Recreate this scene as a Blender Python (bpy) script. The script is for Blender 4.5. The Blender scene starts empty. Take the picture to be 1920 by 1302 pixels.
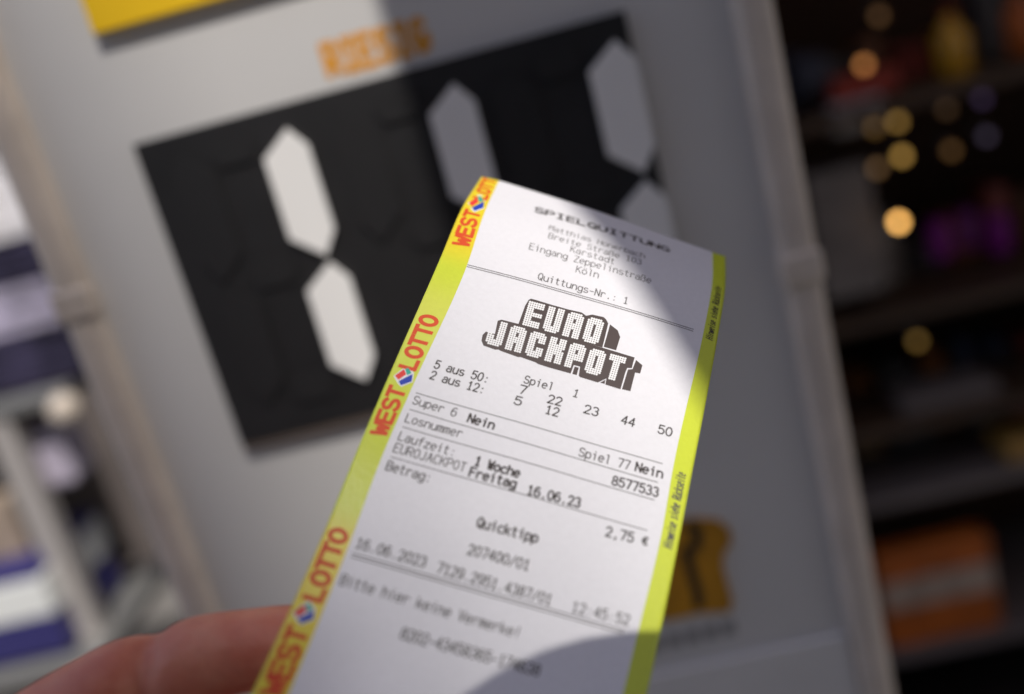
import bpy, bmesh, math, random
from mathutils import Vector, Matrix
from mathutils.geometry import tessellate_polygon
random.seed(7)
SC = bpy.context.scene
COL = SC.collection

# ------------------------------------------------------------------ camera
FPX, PCX, PCY = 1867.0, 960.0, 651.0          # focal length and centre in photo pixels
DOWN = Vector((.253, .927, .275)).normalized()
UP = -DOWN
H = Vector((.967, -.241, -.083)); H = (H - UP * H.dot(UP)).normalized()
YC = UP.cross(H).normalized()
RW = Matrix((H, YC, UP))                      # camera (right, down, forward) -> world
CAM = Vector((0, 0, 1.45))
cd = bpy.data.cameras.new('camera'); cam = bpy.data.objects.new('camera', cd); COL.objects.link(cam)
rot = RW @ Matrix(((1, 0, 0), (0, -1, 0), (0, 0, -1)))
cam.matrix_world = Matrix.Translation(CAM) @ rot.to_4x4()
cd.sensor_width = 36.0; cd.lens = FPX / 1920 * 36; cd.clip_start = .004; cd.clip_end = 300
cd.dof.use_dof = True; cd.dof.focus_distance = .273; cd.dof.aperture_fstop = 3.85
SC.camera = cam

# ------------------------------------------------------------------ light
SUN = Vector((.1635, -.5, .85)).normalized()      # towards the sun
elev = math.asin(SUN.z); az = math.atan2(SUN.x, SUN.y)
w = bpy.data.worlds.new('World'); SC.world = w; w.use_nodes = True
nt = w.node_tree
sky = nt.nodes.new('ShaderNodeTexSky'); sky.sky_type = 'NISHITA'; sky.sun_disc = False
sky.sun_elevation = elev; sky.sun_rotation = az
nt.nodes['Background'].inputs['Strength'].default_value = .122
tint = nt.nodes.new('ShaderNodeMix'); tint.data_type = 'RGBA'; tint.blend_type = 'MULTIPLY'; tint.inputs[0].default_value = 1
tint.inputs[7].default_value = (1.13, 1.0, 1.0, 1)              # thin summer haze: a little less cyan than a clear sky
nt.links.new(sky.outputs[0], tint.inputs[6]); nt.links.new(tint.outputs[2], nt.nodes['Background'].inputs[0])
sd = bpy.data.lights.new('sun', 'SUN'); sd.energy = 2.75; sd.angle = math.radians(.53); sd.color = (1, .95, .88)
so = bpy.data.objects.new('sun', sd); COL.objects.link(so)
so.rotation_euler = SUN.to_track_quat('Z', 'Y').to_euler(); so.location = (2, -4, 9)
SC.view_settings.view_transform = 'Standard'; SC.view_settings.look = 'None'
SC.view_settings.exposure = 0.45; SC.view_settings.gamma = 1
SC.view_settings.use_curve_mapping = False
SC.render.engine = 'CYCLES'
SC.cycles.use_denoising = True
SC.cycles.max_bounces = 8
SC.cycles.sample_clamp_indirect = 4

# ------------------------------------------------------------------ helpers
def ray(px, py): return RW @ Vector(((px - PCX) / FPX, (py - PCY) / FPX, 1.0))
def at_depth(px, py, z): return CAM + ray(px, py) * z
def at_y(px, py, y):
    r = ray(px, py); return CAM + r * (y / r.y)
def at_ground(px, py, z=0.0):
    r = ray(px, py); return CAM + r * ((z - CAM.z) / r.z)
def to_px(p):
    c = RW.transposed() @ (p - CAM)
    return PCX + FPX * c.x / c.z, PCY + FPX * c.y / c.z

def tag(o, label=None, cat=None, group=None, kind=None):
    if label: o['label'] = label
    if cat: o['category'] = cat
    if group: o['group'] = group
    if kind: o['kind'] = kind
    return o
def empty(name, loc, label, cat, group=None):
    o = bpy.data.objects.new(name, None); COL.objects.link(o); o.location = loc
    o.empty_display_size = .02
    return tag(o, label, cat, group)
def link(name, me, mat, parent=None):
    if mat:
        for m in (mat if isinstance(mat, list) else [mat]): me.materials.append(m)
    o = bpy.data.objects.new(name, me); COL.objects.link(o)
    if parent is not None:
        o.parent = parent
        o.matrix_parent_inverse = (Matrix.Translation(world_loc(parent))).inverted()
    return o
def world_loc(o):
    # every mesh is written in world coordinates, only empties carry a location
    return o.location.copy() if o.type == 'EMPTY' else (world_loc(o.parent) * 0 if o.parent is None else Vector((0, 0, 0)))
def mesh_obj(name, bm, mat, parent=None, smooth=False):
    bmesh.ops.recalc_face_normals(bm, faces=bm.faces[:])
    me = bpy.data.meshes.new(name); bm.to_mesh(me); bm.free()
    if smooth:
        for p in me.polygons: p.use_smooth = True
    return link(name, me, mat, parent)
def add_box(bm, lo, hi, bev=0.0, rot=None, pivot=None):
    vs = [bm.verts.new((x, y, z)) for x in (lo[0], hi[0]) for y in (lo[1], hi[1]) for z in (lo[2], hi[2])]
    fs = [(0,1,3,2), (4,6,7,5), (0,4,5,1), (2,3,7,6), (0,2,6,4), (1,5,7,3)]
    faces = [bm.faces.new([vs[i] for i in f]) for f in fs]
    if bev:
        es = list({e for f in faces for e in f.edges})
        r = bmesh.ops.bevel(bm, geom=es, offset=bev, segments=3, profile=.5, affect='EDGES')
        vs = list({v for f in r['faces'] for v in f.verts} | {v for v in vs if v.is_valid})
    if rot is not None:
        p = Vector(pivot) if pivot else (Vector(lo) + Vector(hi)) / 2
        for v in vs: v.co = rot @ (v.co - p) + p
    return vs
def box(name, lo, hi, mat, parent=None, bev=0.0, rot=None, pivot=None):
    bm = bmesh.new(); add_box(bm, lo, hi, bev, rot, pivot)
    return mesh_obj(name, bm, mat, parent)
def prism_xz(bm, pts, y0, y1):
    """outline in the x-z plane, thickness from y0 to y1"""
    a = [bm.verts.new((x, y0, z)) for x, z in pts]; b = [bm.verts.new((x, y1, z)) for x, z in pts]
    bm.faces.new(a); bm.faces.new(b[::-1]); n = len(pts)
    for i in range(n): bm.faces.new((a[i], b[i], b[(i+1) % n], a[(i+1) % n]))
def add_tube(bm, p0, p1, r, n=20, r1=None):
    p0 = Vector(p0); p1 = Vector(p1); d = (p1 - p0).normalized()
    a = d.orthogonal().normalized(); b = d.cross(a); r1 = r if r1 is None else r1
    A = [bm.verts.new(p0 + (a * math.cos(t) + b * math.sin(t)) * r) for t in [i * 2 * math.pi / n for i in range(n)]]
    B = [bm.verts.new(p1 + (a * math.cos(t) + b * math.sin(t)) * r1) for t in [i * 2 * math.pi / n for i in range(n)]]
    for i in range(n): bm.faces.new((A[i], A[(i+1) % n], B[(i+1) % n], B[i]))
    bm.faces.new(A[::-1]); bm.faces.new(B)
def add_lathe(bm, base, prof, n=20):
    rings = []
    for r, z in prof:
        rings.append([bm.verts.new((base[0] + r * math.cos(i * 2 * math.pi / n), base[1] + r * math.sin(i * 2 * math.pi / n), base[2] + z)) for i in range(n)])
    for a, b in zip(rings, rings[1:]):
        for i in range(n): bm.faces.new((a[i], a[(i+1) % n], b[(i+1) % n], b[i]))
    bm.faces.new(rings[0][::-1]); bm.faces.new(rings[-1])

def mat(name, col, rough=.5, spec=.5, metal=0.0, noise=None, bump=0.0, bscale=200, emit=None, sss=0.0, coat=0.0):
    m = bpy.data.materials.new(name); m.use_nodes = True
    n = m.node_tree.nodes; l = m.node_tree.links; b = n['Principled BSDF']
    b.inputs['Base Color'].default_value = (*col, 1); b.inputs['Roughness'].default_value = rough
    b.inputs['Specular IOR Level'].default_value = spec; b.inputs['Metallic'].default_value = metal
    b.inputs['Coat Weight'].default_value = coat
    tc = n.new('ShaderNodeTexCoord')
    if noise:
        scale, amt = noise
        t = n.new('ShaderNodeTexNoise'); t.inputs['Scale'].default_value = scale; t.inputs['Detail'].default_value = 5
        l.new(tc.outputs['Object'], t.inputs['Vector'])
        r = n.new('ShaderNodeValToRGB')
        r.color_ramp.elements[0].position = .3; r.color_ramp.elements[1].position = .7
        r.color_ramp.elements[0].color = (*[c * (1 - amt) for c in col], 1)
        r.color_ramp.elements[1].color = (*[min(1, c * (1 + amt)) for c in col], 1)
        l.new(t.outputs['Fac'], r.inputs[0]); l.new(r.outputs[0], b.inputs['Base Color'])
    if bump:
        t2 = n.new('ShaderNodeTexNoise'); t2.inputs['Scale'].default_value = bscale; t2.inputs['Detail'].default_value = 6
        l.new(tc.outputs['Object'], t2.inputs['Vector'])
        bp = n.new('ShaderNodeBump'); bp.inputs['Strength'].default_value = bump; bp.inputs['Distance'].default_value = .0006
        l.new(t2.outputs['Fac'], bp.inputs['Height']); l.new(bp.outputs[0], b.inputs['Normal'])
    if emit:
        b.inputs['Emission Color'].default_value = (*emit[0], 1); b.inputs['Emission Strength'].default_value = emit[1]
    if sss:
        b.inputs['Subsurface Weight'].default_value = sss
        b.inputs['Subsurface Radius'].default_value = (1, .3, .15); b.inputs['Subsurface Scale'].default_value = .004
    return m

# ------------------------------------------------------------------ structure: ground, shop, street
M_pave = mat('pavement_stone', (.17, .16, .145), .8, noise=(9, .25), bump=.4, bscale=60)
bm = bmesh.new()
vs = [bm.verts.new(c) for c in ((-60, -60, 0), (60, -60, 0), (60, 60, 0), (-60, 60, 0))]; bm.faces.new(vs)
tag(mesh_obj('pavement', bm, M_pave), kind='structure')

M_plaza = mat('plaza_stone', (.25, .235, .215), .8, noise=(6, .15), bump=.3, bscale=40)
bm = bmesh.new()
vs = [bm.verts.new(c) for c in ((-30, -9.4, .004), (30, -9.4, .004), (30, .15, .004), (-30, .15, .004))]; bm.faces.new(vs)
tag(mesh_obj('plaza', bm, M_plaza), kind='structure')

# dark column added unseen behind the viewpoint to keep light off the sign
M_col = mat('column_green', (.022, .028, .026), .6, noise=(4, .2))
colm = empty('shade_column', (-.05, -1.38, 0), 'dark green round column added behind the viewpoint to darken the sign', 'column')
bm = bmesh.new(); add_lathe(bm, (-.05, -1.38, 0), [(.98, 0), (.98, .22), (.9, .26), (.9, 2.1), (.93, 2.12), (.93, 2.18)], 40); mesh_obj('drum', bm, M_col, colm, True)
bm = bmesh.new(); add_lathe(bm, (-.05, -1.38, 2.181), [(1.02, 0), (1.02, .07), (.6, .25), (.1, .36), (.05, .5)], 40); mesh_obj('cap', bm, M_col, colm, True)

# spire added unseen behind the viewpoint: soft shade on the sign's left and hand
M_stone = mat('blocker_stone', (.30, .27, .23), .8, noise=(2, .2))
M_slate = mat('blocker_slate', (.10, .105, .11), .6, noise=(3, .25))
SPY, SPC, SPT, SPS = -8.0, -.396, 2.47, .135
KZ = SUN.z / -SUN.y
sx_, st_ = SPC + (SUN.x / -SUN.y) * (.5268 - SPY), SPT + KZ * (.5268 - SPY)
spire = empty('sun_blocker', (sx_, SPY, 0), 'unseen tapering blocker added far behind the viewpoint for the soft shade', 'light blocker')
bm = bmesh.new(); add_lathe(bm, (sx_, SPY, 0), [(SPS * 7.5, st_ - 7.5), (.002, st_)], 24); mesh_obj('spire', bm, M_slate, spire)
bm = bmesh.new(); add_box(bm, (sx_ - 1.05, SPY - 1.05, 0), (sx_ + 1.05, SPY + 1.05, st_ - 7.49)); mesh_obj('tower', bm, M_stone, spire)

M_house = mat('house_render', (.50, .45, .40), .8, noise=(2, .12))
M_wglass = mat('window_glass', (.03, .035, .04), .08, .6)
for hx0, hx1, hh, lab in ((-19, -6.3, 12.4, 'left pale rendered house across the street behind the viewpoint'), (-6.28, 5.4, 13.0, 'middle pale rendered house across the street behind the viewpoint'), (5.42, 19, 12.0, 'right pale rendered house across the street behind the viewpoint')):
    e = empty('street_house', ((hx0 + hx1) / 2, -11, 0), lab, 'house', 'houses across the street')
    bm = bmesh.new(); add_box(bm, (hx0, -14, 0), (hx1, -9.4, hh)); mesh_obj('wall', bm, M_house, e)
    for i in range(4):
        for k in range(3):
            x = hx0 + 1.2 + i * (hx1 - hx0 - 2.4) / 4; z = 1.1 + 3.1 * k
            f = box('window', (x, -9.399, z), (x + 1.5, -9.34, z + 1.9), M_house, e, bev=.01)
            box('pane', (x + .08, -9.339, z + .08), (x + 1.42, -9.33, z + 1.82), M_wglass, f)
# shop behind the sign on the right: dark interior
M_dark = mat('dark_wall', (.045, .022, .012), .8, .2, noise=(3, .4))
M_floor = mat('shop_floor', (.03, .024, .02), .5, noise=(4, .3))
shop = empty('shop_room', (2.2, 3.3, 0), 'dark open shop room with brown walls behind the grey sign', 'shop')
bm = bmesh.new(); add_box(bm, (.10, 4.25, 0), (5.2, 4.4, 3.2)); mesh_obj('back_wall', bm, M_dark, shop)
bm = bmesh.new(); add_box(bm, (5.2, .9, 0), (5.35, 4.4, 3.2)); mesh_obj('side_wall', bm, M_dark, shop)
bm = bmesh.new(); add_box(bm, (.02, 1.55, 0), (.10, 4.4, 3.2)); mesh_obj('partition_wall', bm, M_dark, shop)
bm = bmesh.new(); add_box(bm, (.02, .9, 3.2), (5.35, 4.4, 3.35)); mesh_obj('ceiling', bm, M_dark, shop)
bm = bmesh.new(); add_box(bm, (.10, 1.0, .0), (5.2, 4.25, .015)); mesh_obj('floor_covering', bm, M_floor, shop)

# outside wall further back on the left
M_wall = mat('facade_plaster', (.12, .10, .09), .8, noise=(5, .2))
ow = empty('shop_facade', (-2, 3.0, 0), 'grey plastered shop front wall behind the newspaper rack', 'wall')
bm = bmesh.new(); add_box(bm, (-6, 3.3, 0), (.018, 3.5, 3.35)); mesh_obj('wall', bm, M_wall, ow)

# cloth added out of view at right: its side throws the sharp shade edge
AX = -.0655                                     # where that edge's shade falls on the sign plane
SIGNY = .5268
KX = SUN.x / -SUN.y
AZ = 2.5
def edge_x(y): return AX + KX * (SIGNY - y)
M_canopy = mat('canopy_cloth', (.42, .36, .30), .85, noise=(12, .15))
_n = M_canopy.node_tree.nodes; _l = M_canopy.node_tree.links          # translucent mix added to brighten the shaded receipt from above
_t = _n.new('ShaderNodeBsdfTranslucent'); _t.inputs[0].default_value = (.62, .55, .55, 1)
_m = _n.new('ShaderNodeMixShader'); _m.inputs[0].default_value = .30
_l.new(_n['Principled BSDF'].outputs[0], _m.inputs[1]); _l.new(_t.outputs[0], _m.inputs[2]); _l.new(_m.outputs[0], _n['Material Output'].inputs[0])
canopy_root = empty('shade_canopy', (1.6, .4, AZ), 'unseen pale cloth sheet added overhead to cast the sharp shade edge', 'shade_canopy')
bm = bmesh.new()
ya, yb = -.55, 1.35
pts = [(edge_x(yb), yb), (5.0, yb), (5.0, ya), (edge_x(ya), ya)]
bm.faces.new([bm.verts.new((x, y, AZ)) for x, y in pts])
mesh_obj('cloth', bm, M_canopy, canopy_root)
M_alu_d = mat('canopy_bar', (.3, .3, .3), .4, metal=1)
bm = bmesh.new(); add_tube(bm, (edge_x(ya) + .05, ya + .02, AZ - .03), (5.0, ya + .02, AZ - .03), .025); mesh_obj('front_bar', bm, M_alu_d, canopy_root)

# ------------------------------------------------------------------ the sign
M_poster = mat('poster_board', (.79, .775, .755), .62, .4, metal=.5, noise=(6, .03))
M_board = mat('sign_back', (.12, .12, .12), .6)
M_rail = mat('sign_rail', (.68, .59, .50), .42, .5, metal=.1, noise=(30, .1))
M_black = mat('display_black', (.008, .0075, .0085), .55, .65, noise=(20, .35), bump=.9, bscale=24)
M_seg = mat('segment_white', (.90, .885, .86), .5)
M_unlit = mat('segment_unlit', (.0095, .009, .0098), .53, .65, bump=.9, bscale=24)
M_edge = mat('display_edge', (.10, .075, .06), .5)
M_yel = mat('header_yellow', (.90, .56, .002), .6, noise=(8, .05))
M_org = mat('print_orange', (.78, .33, .012), .55)
M_mustard = mat('emblem_mustard', (.52, .24, .012), .55, noise=(45, .25))
M_obrown = mat('print_brown', (.03, .022, .012), .55)
M_sill = mat('sign_sill', (.74, .72, .69), .5, noise=(12, .06))
Y0 = SIGNY
SX0, SX1, SZ0, SZ1 = -.2575, .105, 1.077, 1.66
sign = empty('jackpot_sign', (-.076, Y0 + .02, 0), 'grey framed standing sign with a black three digit number display', 'sign')
box('poster_panel', (SX0, Y0, SZ0), (SX1, Y0 + .004, SZ1), M_poster, sign)
box('back_panel', (SX0 - .01, Y0 + .0045, .12), (SX1 + .01, Y0 + .012, SZ1 + .01), M_board, sign)
for sx, side in ((SX0, -1), (SX1, 1)):
    bm = bmesh.new()
    xo = sx + side * .0205; lo, hi = min(sx, xo), max(sx, xo)
    add_box(bm, (lo, Y0 - .009, .05), (hi, Y0 + .03, SZ1 + .02), bev=.006)
    rl = mesh_obj('frame_rail', bm, M_rail, sign, smooth=True)
    zj = 1.383 if side < 0 else 1.305
    bm = bmesh.new(); add_box(bm, (lo - .001, Y0 - .0115, zj - .009), (hi + .001, Y0 + .031, zj + .009), bev=.003)
    mesh_obj('rail_joint', bm, M_rail, rl)
box('top_rail', (SX0 - .0205, Y0 - .008, SZ1 + .0205), (SX1 + .0205, Y0 + .029, SZ1 + .045), M_rail, sign, bev=.005)
box('sill', (SX0 + .001, Y0 - .004, .99), (SX1 - .001, Y0 + .003, SZ0 - .001), M_sill, sign, bev=.001)
box('lower_panel', (SX0 + .001, Y0, .15), (SX1 - .001, Y0 + .004, .988), M_poster, sign)
for x in (SX0 - .012, SX1 + .012):
    box('foot', (x - .02, Y0 - .18, 0), (x + .02, Y0 + .22, .048), M_rail, sign, bev=.008)
# black display
dp = box('digit_display', (-.2074, Y0 - .0058, 1.2825), (.0532, Y0 - .0005, 1.455), M_black, sign, bev=.0006)
box('display_edge', (-.2070, Y0 - .0052, 1.2785), (.0528, Y0 - .0004, 1.2823), M_edge, dp)
def seg_v(xc, zc, hl, hw, slant=0):
    return [(xc - hw, zc + hl * .65), (xc + hw * .32, zc + hl), (xc + hw, zc + hl * .68), (xc + hw, zc - hl * .64), (xc + hw * .32, zc - hl), (xc - hw, zc - hl * .62)]
def seg_h(xc, zc, hl, hw):
    return [(xc - hl, zc), (xc - hl * .75, zc + hw), (xc + hl * .75, zc + hw), (xc + hl, zc), (xc + hl * .75, zc - hw), (xc - hl * .75, zc - hw)]
ZT, ZB = 1.4088, 1.3368
for xr in (-.1310, -.0422, .0412):
    for zc in (ZT, ZB):
        bm = bmesh.new(); prism_xz(bm, seg_v(xr, zc, .0338, .0121), Y0 - .0085, Y0 - .0060)
        mesh_obj('digit_segment', bm, M_seg, dp)
        bm = bmesh.new(); prism_xz(bm, [(2 * (xr - .0265) - x, z) for x, z in seg_v(xr - .0265, zc, .0350, .0115)][::-1], Y0 - .0072, Y0 - .0060)
        for v in bm.verts: v.co.x -= .0245
        tag(mesh_obj('digit_segment', bm, M_unlit, dp), 'unlit black digit segment')
    for zc in (1.4395, 1.3728, 1.3060):
        bm = bmesh.new(); prism_xz(bm, seg_h(xr - .0265, zc, .0125, .0075), Y0 - .0072, Y0 - .0060)
        tag(mesh_obj('digit_segment', bm, M_unlit, dp), 'unlit black digit segment')
# yellow header plate, top left
hp = box('header_plate', (-.2068, Y0 - .006, 1.511), (-.02, Y0 - .0005, 1.60), M_yel, sign, bev=.0006)

# ------------------------------------------------------------------ stroke lettering
def arc(cx, cy, rx, ry, a0, a1, n=None):
    n = n or max(3, int(abs(a1 - a0) / 20))
    return [(cx + rx * math.cos(math.radians(a0 + (a1 - a0) * i / n)), cy + ry * math.sin(math.radians(a0 + (a1 - a0) * i / n))) for i in range(n + 1)]
O0 = arc(3, 5, 3, 5, 90, 450, 20)
o0 = arc(3, 3.5, 3, 3.5, 90, 450, 18)
G = {
 'A': [[(0,0),(3,10),(6,0)], [(1.1,3.6),(4.9,3.6)]],
 'B': [[(0,5.2),(3.6,5.2)] + arc(3.6,7.6,2.1,2.4,-90,90)[1:] + [(0,10),(0,0),(3.6,0)] + arc(3.6,2.6,2.4,2.6,-90,90)[1:]],
 'C': [arc(3.1,5,3.1,5,45,315,16)],
 'E': [[(6,10),(0,10),(0,0),(6,0)], [(0,5.2),(5,5.2)]],
 'F': [[(6,10),(0,10),(0,0)], [(0,5.2),(5,5.2)]],
 'G': [arc(3.1,5,3.1,5,45,330,16) + [(5.9,4.4),(3.5,4.4)]],
 'H': [[(0,0),(0,10)], [(6,0),(6,10)], [(0,5.2),(6,5.2)]],
 'I': [[(3,0),(3,10)], [(1,10),(5,10)], [(1,0),(5,0)]],
 'J': [[(5,10),(5,2.8)] + arc(2.6,2.8,2.4,2.8,0,-160)[1:]],
 'K': [[(0,0),(0,10)], [(5.8,10),(.2,4)], [(1.9,5.8),(6,0)]],
 'L': [[(0,10),(0,0),(5.6,0)]],
 'M': [[(0,0),(0,10),(3,5),(6,10),(6,0)]],
 'N': [[(0,0),(0,10),(6,0),(6,10)]],
 'O': [O0],
 'P': [[(0,0),(0,10),(3.4,10)] + arc(3.4,7.3,2.6,2.7,90,-90)[1:] + [(0,4.6)]],
 'Q': [O0, [(3.4,2.8),(6.2,-.8)]],
 'R': [[(0,0),(0,10),(3.4,10)] + arc(3.4,7.4,2.6,2.6,90,-90)[1:] + [(0,4.8)], [(3,4.8),(6,0)]],
 'S': [arc(3,7.5,2.8,2.5,25,270,12) + arc(3,2.5,3,2.5,90,-160,12)[1:]],
 'T': [[(0,10),(6,10)], [(3,10),(3,0)]],
 'U': [[(0,10),(0,3)] + arc(3,3,3,3,180,360)[1:] + [(6,10)]],
 'V': [[(0,10),(3,0),(6,10)]],
 'W': [[(0,10),(1.4,0),(3,7),(4.6,0),(6,10)]],
 'Z': [[(0,10),(6,10),(0,0),(6,0)]],
 'a': [arc(3,5,2.6,2,150,0,8) + [(5.6,0)], arc(2.8,2.1,2.8,2.1,75,400,14)],
 'b': [[(0,10),(0,0)], arc(3,3.5,3,3.5,180,-180,18)],
 'c': [arc(3.1,3.5,3.1,3.5,45,315,14)],
 'd': [[(6,10),(6,0)], arc(3,3.5,3,3.5,0,360,18)],
 'e': [[(.1,3.7),(5.9,3.7)] + arc(3,3.5,3,3.5,10,310,16)],
 'f': [arc(4.4,7.8,1.8,2.2,60,180,7) + [(2.6,0)], [(.6,6.6),(5,6.6)]],
 'g': [arc(3,3.6,3,3.4,0,360,18), [(6,7),(6,-.6)] + arc(3,-.6,3,2.4,0,-150)[1:]],
 'h': [[(0,10),(0,0)], [(0,4)] + arc(3,4.2,2.9,2.8,160,0,8) + [(5.9,0)]],
 'i': [[(1.2,6.8),(3.2,6.8),(3.2,0)], [(3.2,9.2),(3.2,10)]],
 'k': [[(0,10),(0,0)], [(5.4,6.8),(.2,2.6)], [(1.8,3.9),(5.8,0)]],
 'l': [[(1.4,10),(3.2,10),(3.2,0)]],
 'm': [[(0,7),(0,0)], [(0,5)] + arc(1.6,5.4,1.4,1.6,160,0,6) + [(3,0)], [(3,5)] + arc(4.6,5.4,1.4,1.6,160,0,6) + [(6,0)]],
 'n': [[(0,7),(0,0)], [(0,4)] + arc(3,4.2,2.9,2.8,160,0,8) + [(5.9,0)]],
 'o': [o0],
 'p': [[(0,7),(0,-2.8)], arc(3,3.5,3,3.5,180,-180,18)],
 'r': [[(.8,7),(.8,0)], [(.8,4.2)] + arc(3.6,4.2,2.8,2.8,160,40,7)],
 's': [arc(3,5.2,2.6,1.75,30,270,9) + arc(3,1.75,2.8,1.75,90,-155,9)[1:]],
 't': [[(2.4,9.4),(2.4,1.8)] + arc(4.2,1.8,1.8,1.8,180,300,6)[1:], [(.6,6.8),(5,6.8)]],
 'u': [[(0,7),(0,2.8)] + arc(2.9,2.8,2.9,2.8,180,350,8)[1:], [(5.9,7),(5.9,0)]],
 'w': [[(0,7),(1.4,0),(3,5.4),(4.6,0),(6,7)]],
 'z': [[(.4,6.8),(5.6,6.8),(.2,0),(5.8,0)]],
 'ö': [o0, [(1.3,9.2),(1.9,9.2)], [(4.1,9.2),(4.7,9.2)]],
 'ü': [[(0,7),(0,2.8)] + arc(2.9,2.8,2.9,2.8,180,350,8)[1:], [(5.9,7),(5.9,0)], [(1.3,9.2),(1.9,9.2)], [(4.1,9.2),(4.7,9.2)]],
 'ß': [[(0,0),(0,7.4)] + arc(2.6,7.4,2.6,2.6,180,-60,10)[1:] + [(2.6,5.2)] + arc(3.2,2.6,2.6,2.6,80,-110,9)],
 '0': [O0], '1': [[(1.2,8),(3.2,10),(3.2,0)], [(1.2,0),(5.2,0)]],
 '2': [arc(3,7.2,2.8,2.8,165,-35,10) + [(.2,0),(6,0)]],
 '3': [arc(2.8,7.5,2.6,2.5,150,-80,10) + arc(2.8,2.6,3,2.7,80,-155,11)],
 '4': [[(4.4,0),(4.4,10),(0,3),(6,3)]],
 '5': [[(5.6,10),(.9,10),(.5,5.6)] + arc(2.9,3.2,3.1,3.2,130,-155,13)],
 '6': [arc(3.3,5,3.3,5,55,180,8) + arc(3,3.1,3,3.1,180,540,18)],
 '7': [[(0,10),(6,10),(2.4,0)]],
 '8': [arc(3,7.6,2.5,2.4,-90,270,16), arc(3,2.6,3,2.6,90,450,16)],
 '9': [arc(3,6.9,3,3.1,0,360,18), arc(2.7,5,3.3,5,0,-125,8)],
 '.': [[(2.6,.1),(3.4,.1)], [(2.6,.9),(3.4,.9)]], ',': [[(3.4,1),(2.4,-1.6)]],
 ':': [[(2.6,.6),(3.4,.6)], [(2.6,5.8),(3.4,5.8)]],
 '-': [[(.6,4.2),(5.4,4.2)]], '/': [[(.2,-.6),(5.8,10.4)]],
 '!': [[(3,10),(3,3)], [(3,.2),(3,.9)]],
 '€': [arc(3.8,4.6,2.8,4,50,310,14), [(0,5.6),(4.6,5.6)], [(0,3.8),(4.2,3.8)]],
}
def ribbon(pts, hw, step=None):
    """centre line -> list of (left, right) pairs in 2-D, mitred"""
    P = [Vector(p) for p in pts]
    closed = (P[0] - P[-1]).length < 1e-6 and len(P) > 3
    if step:
        Q = [P[0]]
        for a, b in zip(P, P[1:]):
            k = max(1, int((b - a).length / step))
            Q += [a + (b - a) * (i / k) for i in range(1, k + 1)]
        P = Q
    if not closed:                                # square the ends off a little
        P[0] = P[0] + (P[0] - P[1]).normalized() * hw * .6
        P[-1] = P[-1] + (P[-1] - P[-2]).normalized() * hw * .6
    out = []
    n = len(P)
    for i, p in enumerate(P):
        if closed:
            d0 = (P[i] - P[i-1] if i else P[0] - P[-2]); d1 = (P[i+1] - P[i] if i < n - 1 else P[1] - P[0])
        else:
            d0 = P[i] - P[i-1] if i else P[1] - P[0]; d1 = P[i+1] - P[i] if i < n - 1 else P[i] - P[i-1]
        d0 = d0.normalized(); d1 = d1.normalized()
        n0 = Vector((-d0.y, d0.x)); n1 = Vector((-d1.y, d1.x)); m = n0 + n1
        if m.length < 1e-4: m = n1
        m.normalize(); k = hw / max(.45, m.dot(n1))
        out.append((p + m * k, p - m * k))
    return out

def split_sharp(strokes):
    out = []
    for s in strokes:
        cur = [s[0]]
        for i in range(1, len(s)):
            cur.append(s[i])
            if i < len(s) - 1:
                a = Vector(s[i]) - Vector(s[i-1]); b = Vector(s[i+1]) - Vector(s[i])
                if a.length > 1e-6 and b.length > 1e-6 and a.normalized().dot(b.normalized()) < .35:
                    out.append(cur); cur = [s[i]]
        out.append(cur)
    return out

# ------------------------------------------------------------------ the ticket surface
TW = .082
ROWS = [  # outer left, strip edge left, strip edge right, outer right (photo pixels), depth
 ((903,332), (935,341), (1335,474.5), (1360,482), .318, .0035),
 ((863,397), (905,409), (1334,540), (1359,548), .2965, .001),
 ((826,483), (876,497), (1319,624), (1346,632), .2820, 0),
 ((722,722), (769,735), (1262,876), (1298,886), .2556, 0),
 ((672,839), (718,852), (1240,1003), (1274,1012), .2445, 0),
 ((599,1018), (650,1034), (1196,1187), (1236,1198), .2313, 0),
 ((440,1370), (505,1388), (1106,1557), (1152,1570), .2077, 0)]
UK = [0, .088, .943, 1.0]
RP = [[at_depth(*r[k], r[4] + (r[5] if k == 0 else 0)) for k in range(4)] for r in ROWS]
VK = [0.0]
for a, b in zip(RP, RP[1:]):
    VK.append(VK[-1] + sum((b[k] - a[k]).length for k in (1, 2)) / 2)
VMAX = VK[-1]
def col_at(k, v):
    i = 0
    while i < len(VK) - 2 and v > VK[i+1]: i += 1
    def tan(j):
        if j == 0: return (RP[1][k] - RP[0][k]) / (VK[1] - VK[0])
        if j == len(VK) - 1: return (RP[j][k] - RP[j-1][k]) / (VK[j] - VK[j-1])
        a = (RP[j][k] - RP[j-1][k]) / (VK[j] - VK[j-1]); b = (RP[j+1][k] - RP[j][k]) / (VK[j+1] - VK[j])
        h0 = VK[j] - VK[j-1]; h1 = VK[j+1] - VK[j]
        return (a * h1 + b * h0) / (h0 + h1)
    h = VK[i+1] - VK[i]; t = (v - VK[i]) / h
    return (RP[i][k] * (2*t**3 - 3*t*t + 1) + tan(i) * h * (t**3 - 2*t*t + t) + RP[i+1][k] * (-2*t**3 + 3*t*t) + tan(i+1) * h * (t**3 - t*t))
_cc = {}
def cols(v):
    key = round(v, 7)
    if key not in _cc: _cc[key] = [col_at(k, v) for k in range(4)]
    return _cc[key]
def bow(u, v):                                   # the sheet is slightly arched across its width
    return .0011 * (1 - (2 * u - 1) ** 2) * max(0.0, 1 - v / .11) + .00012 * math.sin(u * 7 + v * 95) + .00009 * math.sin(u * 13 - v * 61 + 1.3) - .0009 * math.exp(-((u - .2) / .17) ** 2 - ((v - .166) / .013) ** 2)
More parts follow.
